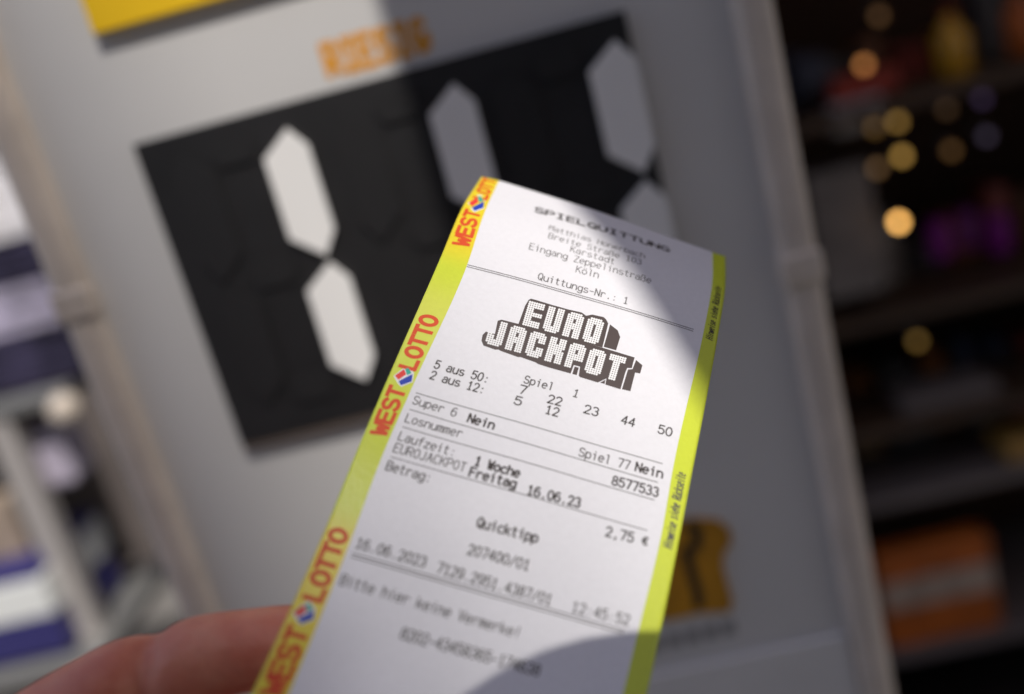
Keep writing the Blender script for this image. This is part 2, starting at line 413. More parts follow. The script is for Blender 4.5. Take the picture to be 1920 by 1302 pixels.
def surf0(u, v):
    c = cols(v)
    i = 0 if u < UK[1] else (1 if u < UK[2] else 2)
    t = (u - UK[i]) / (UK[i+1] - UK[i])
    return c[i] * (1 - t) + c[i+1] * t
def snormal(u, v):
    e = .0004
    dv = surf0(.5, min(v + e, VMAX)) - surf0(.5, max(v - e, 0)); du = surf0(.9, v) - surf0(.1, v)
    n = dv.cross(du).normalized()
    return n if n.dot(CAM - surf0(.5, v)) > 0 else -n
_nc = {}
def surf(u, v, off=0.0):
    key = round(v, 5)
    if key not in _nc: _nc[key] = snormal(.5, v)
    return surf0(u, v) + _nc[key] * (off + bow(u, v))
def invert(px, py, g=(.5, .09)):
    u, v = g
    for _ in range(14):
        x, y = to_px(surf(u, v)); ex, ey = px - x, py - y
        if abs(ex) + abs(ey) < .02: break
        xu, yu = to_px(surf(u + .002, v)); xv, yv = to_px(surf(u, min(v + .0003, VMAX)))
        a, c = (xu - x) / .002, (yu - y) / .002; b, d = (xv - x) / .0003, (yv - y) / .0003
        det = a * d - b * c
        u += (ex * d - b * ey) / det; v += (a * ey - c * ex) / det
        u = min(1.05, max(-.05, u)); v = min(VMAX - .0004, max(0, v))
    return u, v

def paper_mat(name, stops, rough=.44):
    m = mat(name, (.8, .8, .8), rough, .6, bump=.12, bscale=900)
    n = m.node_tree.nodes; l = m.node_tree.links; b = n['Principled BSDF']
    at = n.new('ShaderNodeUVMap'); at.uv_map = 'UVMap'
    sp = n.new('ShaderNodeSeparateXYZ'); l.new(at.outputs[0], sp.inputs[0])
    r = n.new('ShaderNodeValToRGB'); r.color_ramp.interpolation = 'EASE'
    els = r.color_ramp.elements
    while len(els) > 1: els.remove(els[0])
    els[0].position = stops[0][0]; els[0].color = (*stops[0][1], 1)
    for p, c in stops[1:]:
        e = els.new(p); e.color = (*c, 1)
    l.new(sp.outputs['Y'], r.inputs[0])
    t = n.new('ShaderNodeTexNoise'); t.inputs['Scale'].default_value = 700; t.inputs['Detail'].default_value = 4
    tc = n.new('ShaderNodeTexCoord'); l.new(tc.outputs['Object'], t.inputs['Vector'])
    mr = n.new('ShaderNodeMapRange'); mr.inputs['To Min'].default_value = .94; mr.inputs['To Max'].default_value = 1.04
    l.new(t.outputs['Fac'], mr.inputs['Value'])
    mx = n.new('ShaderNodeMix'); mx.data_type = 'RGBA'; mx.blend_type = 'MULTIPLY'; mx.inputs[0].default_value = 1
    l.new(r.outputs[0], mx.inputs[6]); l.new(mr.outputs[0], mx.inputs[7])
    l.new(mx.outputs[2], b.inputs['Base Color'])
    return m
WHITE = (.77, .765, .795); LIME = (.60, .68, .042); YEL = (.78, .62, .02); PALE = (.66, .70, .09)
M_paper = paper_mat('thermal_paper', [(0, WHITE), (1, WHITE)])
def vn(px, py): return invert(px, py)[1] / VMAX
v_w1 = vn(848, 455); v_o2 = vn(808, 595); v_w2 = vn(697, 815); v_o3 = vn(640, 992)
M_lstrip = paper_mat('strip_print', [(0, YEL), (v_w1 - .01, YEL), (v_w1 + .06, LIME), (v_o2 - .01, PALE), (v_w2, LIME), (v_o3 - .04, LIME), (v_o3 + .03, YEL), (1, YEL)], .36)
M_rstrip = paper_mat('strip_print_green', [(0, LIME), (1, LIME)], .36)
M_back = mat('paper_back', (.7, .7, .68), .6)

ticket = empty('lottery_ticket', surf(.5, VMAX * .95), 'white lottery receipt with yellow green edge strips held up by the fingers', 'ticket')
def sheet(name, u0, u1, m, nu):
    nv = 190; th = -.00009
    me = bpy.data.meshes.new(name)
    bm = bmesh.new(); uvl = bm.loops.layers.uv.new('UVMap')
    grid = {}; back = {}
    for j in range(nv + 1):
        v = VMAX * j / nv
        for i in range(nu + 1):
            u = u0 + (u1 - u0) * i / nu
            grid[i, j] = bm.verts.new(surf(u, v)); back[i, j] = bm.verts.new(surf(u, v, th))
    def face(vs, uvs, mi):
        f = bm.faces.new(vs); f.material_index = mi; f.smooth = True
        for lp, uv in zip(f.loops, uvs): lp[uvl].uv = uv
    for j in range(nv):
        for i in range(nu):
            ij = [(i, j), (i, j+1), (i+1, j+1), (i+1, j)]
            uv = [(a / nu, b / nv) for a, b in ij]
            face([grid[q] for q in ij], uv, 0); face([back[q] for q in ij[::-1]], uv[::-1], 1)
    rim = [((i, 0), (i + 1, 0)) for i in range(nu)] + [((i + 1, nv), (i, nv)) for i in range(nu)]
    if u0 == 0: rim += [((0, j + 1), (0, j)) for j in range(nv)]
    if u1 == 1: rim += [((nu, j), (nu, j + 1)) for j in range(nv)]
    for a, b in rim:
        f = bm.faces.new((grid[a], grid[b], back[b], back[a])); f.material_index = 0
        for lp, q in zip(f.loops, (a, b, b, a)): lp[uvl].uv = (q[0] / nu, q[1] / nv)
    bm.to_mesh(me); bm.free()
    return link(name, me, [m, M_back], ticket)
sheet('paper', UK[1], UK[2], M_paper, 80)
tag(sheet('border_strip', 0, UK[1], M_lstrip, 10), 'left border strip printed with red lettering')
tag(sheet('border_strip', UK[2], 1, M_rstrip, 6), 'narrow plain lime right border strip')

# ------------------------------------------------------------------ printing on the ticket
M_ink = mat('thermal_ink', (.032, .024, .023), .42, .5)
M_ink2 = mat('thermal_ink_faint', (.17, .165, .17), .5, .4)
M_ink3 = mat('thermal_ink_mid', (.085, .078, .078), .48, .45)
M_red = mat('strip_red', (.68, .075, .016), .5, .4)
M_blue = mat('logo_blue', (.015, .05, .42), .5, .4)
M_lred = mat('logo_red', (.75, .05, .04), .5, .4)
M_teal = mat('logo_teal', (.03, .40, .30), .5, .4)
M_lwhite = mat('logo_white', (.8, .8, .8), .5, .4)
M_logo = mat('logo_brown', (.075, .056, .053), .42, .5)
OFF = .00004
def put_ribbons(bm, strokes, fmap, hw, k0=0, step=None, z0=OFF):
    """strokes in local mm; fmap(x, y) -> (u, v)"""
    for k, s in enumerate(split_sharp(strokes)):
        off = z0 + ((k + k0) % 4) * .000004
        rb = ribbon(s, hw, step)
        V = [(bm.verts.new(surf(*fmap(*a), off)), bm.verts.new(surf(*fmap(*b), off))) for a, b in rb]
        for (a, b), (c, d) in zip(V, V[1:]):
            bm.faces.new((a, b, d, c))
def clampv(u, v): return u, min(VMAX - 1e-5, max(0.0, v))
GLYPHW = .74
def text_line(s, p0, p1, cap, m, hw=.17, name='text_line', bm=None, bold=None):
    """baseline from p0 to p1 (photo pixels), cap height in mm"""
    u0, v0 = invert(*p0); u1, v1 = invert(*p1)
    own = bm is None
    if own: bm = bmesh.new()
    L = ((u1 - u0) * TW * 1000, (v1 - v0) * 1000)
    n = len(s); total = (n - 1) + GLYPHW
    ln = math.hypot(*L); adv = ln / total
    dx, dy = L[0] / ln, L[1] / ln
    def fm(x, y):
        a = x; h = y
        return clampv(u0 + (a * dx + h * dy) / (TW * 1000), v0 + (a * dy - h * dx) / 1000)
    for i, ch in enumerate(s):
        if ch == ' ': continue
        st = [[(i * adv + x / 6 * adv * GLYPHW, y / 10 * cap) for x, y in q] for q in G[ch]]
        h = hw * (bold if bold else 1)
        put_ribbons(bm, st, fm, h)
    if own: return mesh_obj(name, bm, m, ticket)
def rule(p0, p1, m, hw=.11, double=0, name='rule_line'):
    u0, v0 = invert(*p0); u1, v1 = invert(*p1)
    bm = bmesh.new()
    L = ((u1 - u0) * TW * 1000, (v1 - v0) * 1000)
    def fm(x, y): return clampv(u0 + x / (TW * 1000), v0 + (y + x * L[1] / L[0]) / 1000)
    ls = [[(0, 0), (L[0], 0)]]
    if double: ls.append([(0, double), (L[0], double)])
    put_ribbons(bm, ls, fm, hw, step=1.5)
    return mesh_obj(name, bm, m, ticket)

text_line('SPIELQUITTUNG', (1003,397.5), (1255,473), 3.4, M_ink, .36, 'heading_text')
for s, a, b in (('Matthias Honerbach', (1029,431), (1208,484.5)), ('Breite Straße 103', (1028,446.5), (1201.5,497)),
                ('Karstadt', (1069,472), (1151,496)), ('Eingang Zeppelinstraße', (992,467.5), (1219.5,532)), ('Köln', (1079.6,510.5), (1121,522))):
    text_line(s, a, b, 2.75, M_ink3, .125, 'address_text')
text_line('Quittungs-Nr.: 1', (1008,524), (1176,571), 2.65, M_ink3, .15)
rule((877,497), (1300,618), M_ink, .12, .75)
text_line('5 aus 50:', (813,690), (914,718.5), 2.5, M_ink, .19)
text_line('2 aus 12:', (805,710), (906,738.5), 2.5, M_ink, .19)
text_line('Spiel', (981.7,718), (1035,732.5), 2.3, M_ink3, .17)
text_line('1', (1073,743), (1082.5,746), 2.3, M_ink3, .17)
for s, a, b in (('7', (972,736.8), (984,740)), ('22', (1026,755), (1050.7,761.5)), ('23', (1094,774), (1120,781)), ('44', (1164,794), (1188,801)), ('50', (1233,812), (1258,819)),
                ('5', (963,757.7), (975.5,761)), ('12', (1021.7,775), (1045,781.5))):
    text_line(s, a, b, 2.5, M_ink, .19, 'number_text')
rule((780,737), (1241.7,870), M_ink3)
text_line('Super 6', (772.7,757), (853,781.7), 2.48, M_ink3, .15)
text_line('Nein', (876,791), (924,805.5), 2.5, M_ink, .25)
text_line('Spiel 77', (1085,855), (1179,881), 2.48, M_ink3, .17)
text_line('Nein', (1191,883), (1241,897), 2.5, M_ink, .24)
rule((768,768), (1233,905), M_ink3)
text_line('Losnummer', (759,791), (864,821), 2.48, M_ink3, .15)
text_line('8577533', (1147,909), (1233,932), 2.5, M_ink, .22)
rule((755,801), (1226.7,938), M_ink3)
text_line('Laufzeit:', (746,825), (851,856), 2.48, M_ink3, .16)
text_line('1 Woche', (889,872), (971.7,896), 2.5, M_ink, .27)
text_line('EUROJACKPOT', (736.7,847), (870,885), 2.48, M_ink3, .15)
text_line('Freitag', (879,893), (965,916), 2.5, M_ink, .26)
text_line('16.06.23', (988,927), (1086,952), 2.5, M_ink, .24)
rule((732.7,857), (1213,995), M_ink3)
text_line('Betrag:', (723,881), (805.7,905), 2.48, M_ink3, .18)
text_line('2,75 €', (1135,1005), (1213,1024), 2.5, M_ink3, .23)
text_line('Quicktipp', (893.5,988), (1006,1018), 2.5, M_ink, .25)
text_line('207400/01', (876,1039), (989.6,1070), 2.48, M_ink3, .2)
text_line('16.06.2023', (665.8,1027), (795,1064), 2.48, M_ink3, .19)
text_line('7129.2951.4387/01', (818,1073), (1031,1135), 2.48, M_ink3, .19)
text_line('12:45:52', (1071.6,1147), (1177.5,1173), 2.48, M_ink2, .2)
rule((660.7,1038), (1170,1182), M_ink3, .13, .8)
text_line('Bitte hier keine Vermerke!', (636,1096), (972.5,1197), 2.48, M_ink3, .17)
text_line('8202-43458365-174638', (749.6,1197), (1009,1268), 2.48, M_ink3, .19)

# dotted game logo
ZX = lambda x, y: (880 + x / 5.647, 540 + y / 5.647)
def poly_on_ticket(bm, zpts, off, split=1):
    ps = [invert(*ZX(*p)) for p in zpts]
    vs = [bm.verts.new(surf(u, v, off)) for u, v in ps]
    f = bm.faces.new(vs)
    return f
def poly_uv(bm, zpts, off):
    vs = [bm.verts.new((*invert(*ZX(*p)), off)) for p in zpts]
    for t in tessellate_polygon([[Vector((x, y, 0)) for x, y in zpts]]): bm.faces.new([vs[i] for i in t])
lg = bmesh.new()
outline_top = [(628,128),(652,116),(700,128),(870,180),(1040,228),(1190,262),(1235,296),(1262,292),(1300,284),(1420,310),(1448,335),(1470,378),(1408,632),(1250,590),(560,400),(520,383),(590,190)]
outline_low = [(300,350),(340,338),(520,383),(560,400),(1250,590),(1408,634),(1750,738),(1735,790),(1720,850),(1690,850),(1672,848),(1650,900),(1600,1075),(1560,1062),(1440,1025),(1452,960),(1360,1003),(1170,945),(1158,930),(1172,835),(1105,818),(1072,908),(820,838),(730,808),(700,790),(545,735),(510,733),(330,668),(310,655),(270,655),(150,612),(128,560),(140,500),(175,465),(270,490)]
poly_uv(lg, outline_top, .00003)
poly_uv(lg, outline_low, .000034)
for sh in ([(1490,388),(1570,450),(1597,522),(1553,662),(1422,625)],
           [(1765,765),(1832,820),(1808,908),(1755,898),(1705,1095),(1615,1075),(1680,865),(1728,862)],
           [(1115,834),(1158,846),(1136,925),(1090,912)], [(1385,1005),(1440,975),(1432,1018)]):
    poly_uv(lg, sh, .00003)
for _ in range(6):
    es = [e for e in lg.edges if math.hypot((e.verts[0].co.x - e.verts[1].co.x) * TW, e.verts[0].co.y - e.verts[1].co.y) > .0011]
    if not es: break
    bmesh.ops.subdivide_edges(lg, edges=es, cuts=1)
    bmesh.ops.triangulate(lg, faces=[f for f in lg.faces if len(f.verts) > 3])
for vtx in lg.verts: vtx.co = surf(vtx.co.x, vtx.co.y, vtx.co.z)
logo = mesh_obj('game_logo', lg, M_logo, ticket)
FONT7 = {
 'E': ["1111111","1111111","1111111","111....","111....","1111111","1111111","111....","111....","1111111","1111111","1111111"],
 'U': ["111.111","111.111","111.111","111.111","111.111","111.111","111.111","111.111","111.111","1111111","1111111",".11111."],
 'R': [".11111.","1111111","1111111","111.111","111.111","1111111","1111111","1111111","111.111","111.111","111.111","111.111"],
 'O': [".11111.","1111111","1111111","111.111","111.111","111.111","111.111","111.111","111.111","1111111","1111111",".11111."],
 'J': ["....111","....111","....111","....111","....111","....111","11..111","111.111","111.111","1111111","1111111",".11111."],
 'A': [".11111.","1111111","1111111","111.111","111.111","1111111","1111111","1111111","111.111","111.111","111.111","111.111"],
 'C': [".11111.","1111111","1111111","111.111","111.111","111....","111....","111.111","111.111","1111111","1111111",".11111."],
 'K': ["111.111","111.111","111.111","1111111","1111111","111111.","1111111","1111111","111.111","111.111","111.111","111.111"],
 'P': [".11111.","1111111","1111111","111.111","111.111","1111111","1111111","1111111","111....","111....","111....","111...."],
 'T': ["1111111","1111111","1111111","..111..","..111..","..111..","..111..","..111..","..111..","..111..","..111..","..111.."]}
db = bmesh.new()
def dots(word, corner, ex, ey, pitch):
    for k, ch in enumerate(word):
        ox, oy = corner[0] + pitch[0] * k, corner[1] + pitch[1] * k
        for r, row in enumerate(FONT7[ch]):
            for c, b in enumerate(row):
                if b != '1': continue
                x = ox + ex[0] * (c + .5) + ey[0] * (r + .5); y = oy + ex[1] * (c + .5) + ey[1] * (r + .5)
                pts = []
                for s, t in ((.5,.2),(.2,.5),(-.2,.5),(-.5,.2),(-.5,-.2),(-.2,-.5),(.2,-.5),(.5,-.2)):
                    pts.append((x + ex[0] * s + ey[0] * t, y + ex[1] * s + ey[1] * t))
                poly_on_ticket(db, pts, .000048)
dots('EURO', (634,136), (24.6,6.4), (-6.4,21.4), (210,56))
dots('JACKPOT', (238,330), (24.6,6.6), (-6.4,21.4), (209.5,61))
mesh_obj('logo_dots', db, M_lwhite, logo)

# red lettering on the left strip, reading upwards
def strip_text(s, lo, hi, m, base, top, hw, name, glyphw, shear=0.0, upto=None, gap=.0):
    """lo / hi: centre-line photo pixels of the first and last letter's outer ends; base/top: u of baseline and cap line"""
    v0 = lo if not isinstance(lo, tuple) else invert(*lo)[1]
    v1 = hi if not isinstance(hi, tuple) else invert(*hi)[1]
    n = len(s); L = (v0 - v1) * 1000; adv = L / (n - 1 + glyphw)
    hmm = abs(base - top) * TW * 1000
    bm = bmesh.new()
    def fm(x, y): return clampv(base + (top - base) * y / hmm, v0 - (x + shear * y) / 1000)
    for i, ch in enumerate(s):
        if ch == ' ': continue
        gw = glyphw * (1.0)
        st = [[(i * adv + x / 6 * adv * gw, y / 10 * hmm) for x, y in q] for q in G[ch]]
        if v0 - (i * adv + adv * gw * .5) / 1000 < 0.0003: continue
        put_ribbons(bm, st, fm, hw, k0=i)
    return mesh_obj(name, bm, m, ticket)
EMB = {'rim': [(150,975),(205,932),(222,932),(242,962),(236,1003),(184,1024),(168,1008)], 'red': [(156,974),(197,944),(207,968),(172,993)],
       'teal': [(202,944),(216,938),(232,962),(211,972)], 'blue': [(172,999),(236,966),(232,1000),(184,1018)]}
def logo_mark(c, k):
    """hexagonal cube mark: white rim, red, teal and blue faces"""
    def pol(key, off, m, name, par):
        bm = bmesh.new()
        bm.faces.new([bm.verts.new(surf(*invert(c[0] + (x - 196) / 2.604 * k, c[1] + (y - 979) / 2.604 * k), off)) for x, y in EMB[key]])
        return mesh_obj(name, bm, m, par)
    r = pol('rim', .00003, M_lwhite, 'emblem', ticket)
    pol('red', .00005, M_lred, 'emblem_face', r); pol('teal', .00005, M_teal, 'emblem_face', r); pol('blue', .00005, M_blue, 'emblem_face', r)
BU, TU, HW = .071, .020, .56
strip_text('WEST', (857,458), (885,395), M_red, BU, TU, HW, 'strip_text', .80)
logo_mark((893.5,382.5), .92)
vL = .0158
strip_text('LOTTO', vL, vL - .0192, M_red, BU, TU, HW, 'strip_text', .80)
strip_text('WEST', (712,815), (746,727), M_red, BU, TU, HW, 'strip_text', .80)
logo_mark((757,707), 1.08)
strip_text('LOTTO', (764,690), (803,593), M_red, BU, TU, HW, 'strip_text', .80)
strip_text('WEST', (508,1303), (559,1178), M_red, BU, TU, HW, 'strip_text', .80)
logo_mark((570,1151), 1.22)
strip_text('LOTTO', (582,1122), (632,993), M_red, BU, TU, HW, 'strip_text', .80)
# small italic note on the right strip
for lo, hi, m in (((1329,637), (1350,540), M_ink), ((1247,1027), (1281,889), M_ink3)):
    strip_text('Hinweise siehe Rückseite', lo, hi, m, .982, .956, .15, 'strip_text', .70, shear=.2)

# ------------------------------------------------------------------ sign printing (orange word, orange emblem)
def flat_text(bm, s, x0, x1, z0, z1, hw, y, gw=.72):
    adv = (x1 - x0) / (len(s) - 1 + gw)
    for i, ch in enumerate(s):
        for k, q in enumerate(split_sharp(G[ch])):
            rb = ribbon([(x0 + i * adv + a / 6 * adv * gw, z0 + b / 10 * (z1 - z0)) for a, b in q], hw)
            yy = y - .00004 * (k + 1)
            V = [(bm.verts.new((a.x, yy, a.y)), bm.verts.new((b.x, yy, b.y))) for a, b in rb]
            for (a, b), (c, d) in zip(V, V[1:]): bm.faces.new((a, b, d, c))
bm = bmesh.new(); flat_text(bm, 'RIESIG', -.0985, -.0455, 1.4622, 1.4768, .0019, Y0 - .0003)
mesh_obj('orange_text', bm, M_org, sign)
ZS = lambda x, y: at_y(1200 + x / 3.596, 940 + y / 3.596, Y0)
bm = bmesh.new()
pts = [ZS(*p) for p in ((150,150),(340,110),(520,120),(600,180),(612,270),(560,340),(552,430),(590,560),(620,660),(600,735),(400,745),(160,800),(60,740))]
prism_xz(bm, [(p.x, p.z) for p in pts], Y0 - .0022, Y0 - .0003)
emb = mesh_obj('orange_emblem', bm, M_mustard, sign)
bm = bmesh.new()
ln = [ZS(*p) for p in ((330,150),(385,190),(380,280),(310,330),(345,470),(385,600),(390,690))]
for a, b in zip(ribbon([(p.x, p.z) for p in ln], .0030), ribbon([(p.x, p.z) for p in ln], .0030)[1:]):
    bm.faces.new([bm.verts.new((q.x, Y0 - .0024, q.y)) for q in (a[0], a[1], b[1], b[0])])
mesh_obj('emblem_stroke', bm, M_obrown, emb)
bm = bmesh.new()
p = at_y(1235, 1212, Y0); q = at_y(1330, 1185, Y0)
for i in range(5):
    x = -.012 + .011 * i
    prism_xz(bm, [(x, 1.091), (x + .008, 1.091), (x + .008, 1.100), (x, 1.100)], Y0 - .0008, Y0 - .0003)
mesh_obj('small_print', bm, mat('print_grey', (.30, .29, .28), .6), sign)

# ------------------------------------------------------------------ the hand
def skin_mat():
    m = mat('skin', (.50, .215, .165), .48, .4, sss=.35, bump=.8, bscale=330)
    n = m.node_tree.nodes; l = m.node_tree.links; b = n['Principled BSDF']
    tc = n.new('ShaderNodeTexCoord')
    t = n.new('ShaderNodeTexNoise'); t.inputs['Scale'].default_value = 95; t.inputs['Detail'].default_value = 4
    l.new(tc.outputs['Object'], t.inputs['Vector'])
    r = n.new('ShaderNodeValToRGB'); r.color_ramp.elements[0].position = .33; r.color_ramp.elements[1].position = .68
    r.color_ramp.elements[0].color = (.62, .19, .115, 1); r.color_ramp.elements[1].color = (.76, .32, .205, 1)
    l.new(t.outputs['Fac'], r.inputs[0]); l.new(r.outputs[0], b.inputs['Base Color'])
    return m
def chain(bm, joints, creases=(), n=28):
    """tapered round-ended limb through (px, py, depth, radius) joints"""
    P = [(at_depth(a, b, z), r) for a, b, z, r in joints]
    L = [0.0]
    for (p, _), (q, _) in zip(P, P[1:]): L.append(L[-1] + (q - p).length)
    def pos(s):
        i = 0
        while i < len(L) - 2 and s > L[i+1]: i += 1
        def tg(j):
            a = max(0, j - 1); b = min(len(P) - 1, j + 1)
            return (P[b][0] - P[a][0]) / (L[b] - L[a]), (P[b][1] - P[a][1]) / (L[b] - L[a])
        h = L[i+1] - L[i]; t = (s - L[i]) / h
        (ta, ra), (tb, rb) = tg(i), tg(i + 1)
        f = (2*t**3 - 3*t*t + 1, (t**3 - 2*t*t + t) * h, -2*t**3 + 3*t*t, (t**3 - t*t) * h)
        return P[i][0] * f[0] + ta * f[1] + P[i+1][0] * f[2] + tb * f[3], P[i][1] * f[0] + ra * f[1] + P[i+1][1] * f[2] + rb * f[3]
    N = 120; rings = []
    S = [L[-1] * i / N for i in range(N + 1)]
    C = [pos(s) for s in S]
    ref = (CAM - C[0][0]).normalized()
    r0, r1 = C[0][1], C[-1][1]
    for i, (c, r) in enumerate(C):
        d = (C[min(N, i + 1)][0] - C[max(0, i - 1)][0]).normalized()
        a = (ref - d * ref.dot(d)).normalized(); b = d.cross(a)
        e = 1.0
        if S[i] < r0: e = math.sqrt(max(.02, 1 - ((r0 - S[i]) / r0) ** 2))
        if L[-1] - S[i] < r1: e = math.sqrt(max(.02, 1 - ((r1 - (L[-1] - S[i])) / r1) ** 2))
        ring = []
        for k in range(n):
            th = 2 * math.pi * k / n
            rr = r * e
            for cs, depth, wid in creases:
                tilt = .0035 * math.sin(th)
                g = (S[i] - cs * L[-1] + tilt) / wid
                fac = .35 + .65 * max(0, math.cos(th))          # deepest on the palm side
                rr -= r * depth * fac * math.exp(-g * g)
                rr += r * depth * .35 * fac * (math.exp(-(g - 3) ** 2 / 4) + math.exp(-(g + 3) ** 2 / 4))
            ring.append(bm.verts.new(c + (a * math.cos(th) + b * math.sin(th)) * rr))
        rings.append(ring)
    for A, B in zip(rings, rings[1:]):
        for k in range(n): bm.faces.new((A[k], A[(k+1) % n], B[(k+1) % n], B[k]))
    bm.faces.new(rings[0][::-1]); bm.faces.new(rings[-1])
bm = bmesh.new()
# index: tip behind the ticket, running down to the left out of the frame
chain(bm, [(735,1222,.2335,.0078), (600,1207,.2345,.0090), (450,1222,.2345,.0096), (325,1254,.2345,.0100), (190,1309,.2340,.0108), (40,1402,.2345,.0112), (-150,1560,.236,.0118), (-330,1720,.239,.0135)],
      creases=((.362, .34, .0032), (.70, .12, .0022)))
chain(bm, [(760,1425,.2260,.0080), (620,1410,.2290,.0092), (440,1430,.2330,.0100), (250,1500,.2360,.0105), (60,1600,.238,.0112), (-150,1740,.241,.0118), (-340,1860,.243,.0135)], creases=((.36, .1, .002), (.68, .1, .002)))
chain(bm, [(700,1620,.2290,.0076), (560,1600,.2330,.0088), (380,1630,.2370,.0096), (190,1710,.2400,.0102), (10,1800,.2410,.0108), (-180,1910,.2440,.0115), (-350,2010,.246,.0135)], creases=((.36, .1, .002), (.68, .1, .002)))
chain(bm, [(560,1800,.2330,.0066), (440,1790,.2370,.0076), (290,1820,.2400,.0083), (130,1880,.2420,.0088), (-30,1960,.2430,.0095), (-200,2060,.2460,.0102), (-350,2140,.248,.012)], creases=((.36, .1, .002), (.68, .1, .002)))
# thumb pressing the ticket from the front, just below the frame
chain(bm, [(760,1515,.1935,.0080), (640,1560,.1925,.0098), (480,1640,.1935,.0108), (300,1750,.1990,.0108), (80,1900,.2100,.0125), (-150,2050,.222,.0165), (-380,2180,.236,.021)], creases=((.34, .08, .002),))
# palm and wrist
chain(bm, [(-270,1680,.240,.0150), (-400,1850,.243,.0190), (-520,2060,.246,.0230), (-680,2300,.250,.0260), (-900,2650,.262,.0270), (-1250,3250,.285,.0300), (-1700,4000,.315,.0360)])
chain(bm, [(-280,2060,.246,.0170), (-420,2150,.247,.0210), (-580,2250,.250,.0250), (-800,2520,.258,.0260)])
bmesh.ops.recalc_face_normals(bm, faces=bm.faces[:])
me = bpy.data.meshes.new('hand'); bm.to_mesh(me); bm.free()
hand = link('hand', me, skin_mat())
md = hand.modifiers.new('remesh', 'REMESH'); md.mode = 'VOXEL'; md.voxel_size = .0011; md.use_smooth_shade = True
md = hand.modifiers.new('smooth', 'SMOOTH'); md.factor = .5; md.iterations = 4
tag(hand, 'bare hand at lower left pinching the bottom of the white receipt', 'hand')


# ------------------------------------------------------------------ unseen round disc added to throw the round shade on the receipt
def shadow_disc():
    pts = [surf(*invert(*p)) + SUN * .27 for p in ((1237,1180),(1165,1184),(1100,1195),(1036,1212),(972,1237),(943,1254))]
    e1 = SUN.cross(Vector((0, 0, 1))).normalized(); e2 = SUN.cross(e1)
    if e2.z < 0: e2 = -e2
    o = pts[2]; Q = [((p - o).dot(e1), (p - o).dot(e2)) for p in pts]
    (ax, ay), (bx, by), (cx, cy) = Q[0], Q[3], Q[5]
    d = 2 * (ax * (by - cy) + bx * (cy - ay) + cx * (ay - by))
    ux = ((ax*ax+ay*ay)*(by-cy) + (bx*bx+by*by)*(cy-ay) + (cx*cx+cy*cy)*(ay-by)) / d
    uy = ((ax*ax+ay*ay)*(cx-bx) + (bx*bx+by*by)*(ax-cx) + (cx*cx+cy*cy)*(bx-ax)) / d
    r = math.hypot(ax - ux, ay - uy)
    c = o + e1 * ux + e2 * uy
    print('disc', c, r, to_px(c), [round(math.hypot(q[0]-ux, q[1]-uy), 4) for q in Q])
    return c, r, e1, e2
dc, dr, e1, e2 = shadow_disc()
M_disc = mat('disc_plastic', (.45, .45, .45), .5)
hd = empty('shadow_disc', dc, 'unseen round grey disc on a cord, added to shade the receipt', 'shadow caster')
bm = bmesh.new(); add_tube(bm, dc - SUN * .0015, dc + SUN * .0015, dr, 48); mesh_obj('disc', bm, M_disc, hd)
cp = dc - e1 * dr * .93 * (1 if e1.x < 0 else -1)
bm = bmesh.new(); add_tube(bm, cp, Vector((cp.x, cp.y, AZ)), .0008, 8); mesh_obj('cord', bm, M_disc, hd)

# ------------------------------------------------------------------ left background: newspaper rack and its goods
YR = 1.3
zl = lambda x, y, Y=YR: at_y(x, y, Y).z
xl = lambda x, y, Y=YR: at_y(x, y, Y).x
M_metal = mat('rack_metal', (.36, .36, .35), .4, .5, metal=.6)
M_post = mat('rack_post', (.40, .375, .36), .5)
M_news = mat('newsprint', (.9, .88, .9), .7, noise=(25, .05))
M_navy = mat('cover_navy', (.035, .03, .06), .3, .6, noise=(18, .9))
M_lav = mat('cover_lavender', (.38, .35, .45), .35, .6, noise=(16, .7))
M_lav2 = mat('wrap_lavender', (.55, .50, .62), .4, .6, noise=(22, .3))
M_tan = mat('carton_tan', (.34, .27, .21), .6, noise=(20, .2))
M_brn = mat('carton_brown', (.10, .055, .025), .6)
M_glint = mat('glint_cream', (.62, .54, .45), .3, .5)
M_white = mat('box_white', (.80, .82, .80), .45)
M_blue = mat('box_blue', (.035, .032, .15), .45)
M_grey = mat('shelf_back', (.05, .045, .045), .6)
M_rackb = mat('rack_back', (.16, .13, .11), .6)
rack = empty('newspaper_rack', (-.95, YR + .12, 0), 'grey metal newspaper rack at the left behind the sign', 'rack')
XR = xl(120, 760)
zs = zl(60, 735)
box('shelf', (-1.5, YR - .02, zs - .022), (XR + .02, YR + .22, zs), M_metal, rack, bev=.004)
zs0 = zl(60, 1210)
box('shelf', (-1.5, YR - .06, zs0 - .03), (XR - .05, YR + .22, zs0 - .004), M_metal, rack, bev=.004)
box('back_panel', (-1.5, YR + .225, zs0), (XR - .12, YR + .24, 1.7), M_rackb, rack)
for x in (XR - .095, -1.48):
    box('post', (x - .019, YR - .015, 0), (x + .019, YR + .02, zs - .0225), M_post, rack, bev=.004)
bm = bmesh.new(); bmesh.ops.create_icosphere(bm, subdivisions=3, radius=.022)  # cream ball sized and coloured as a blurred highlight
kp = at_y(122, 768, YR - .03); bmesh.ops.translate(bm, verts=bm.verts, vec=kp)
mesh_obj('glint_ball', bm, M_glint, rack, True)
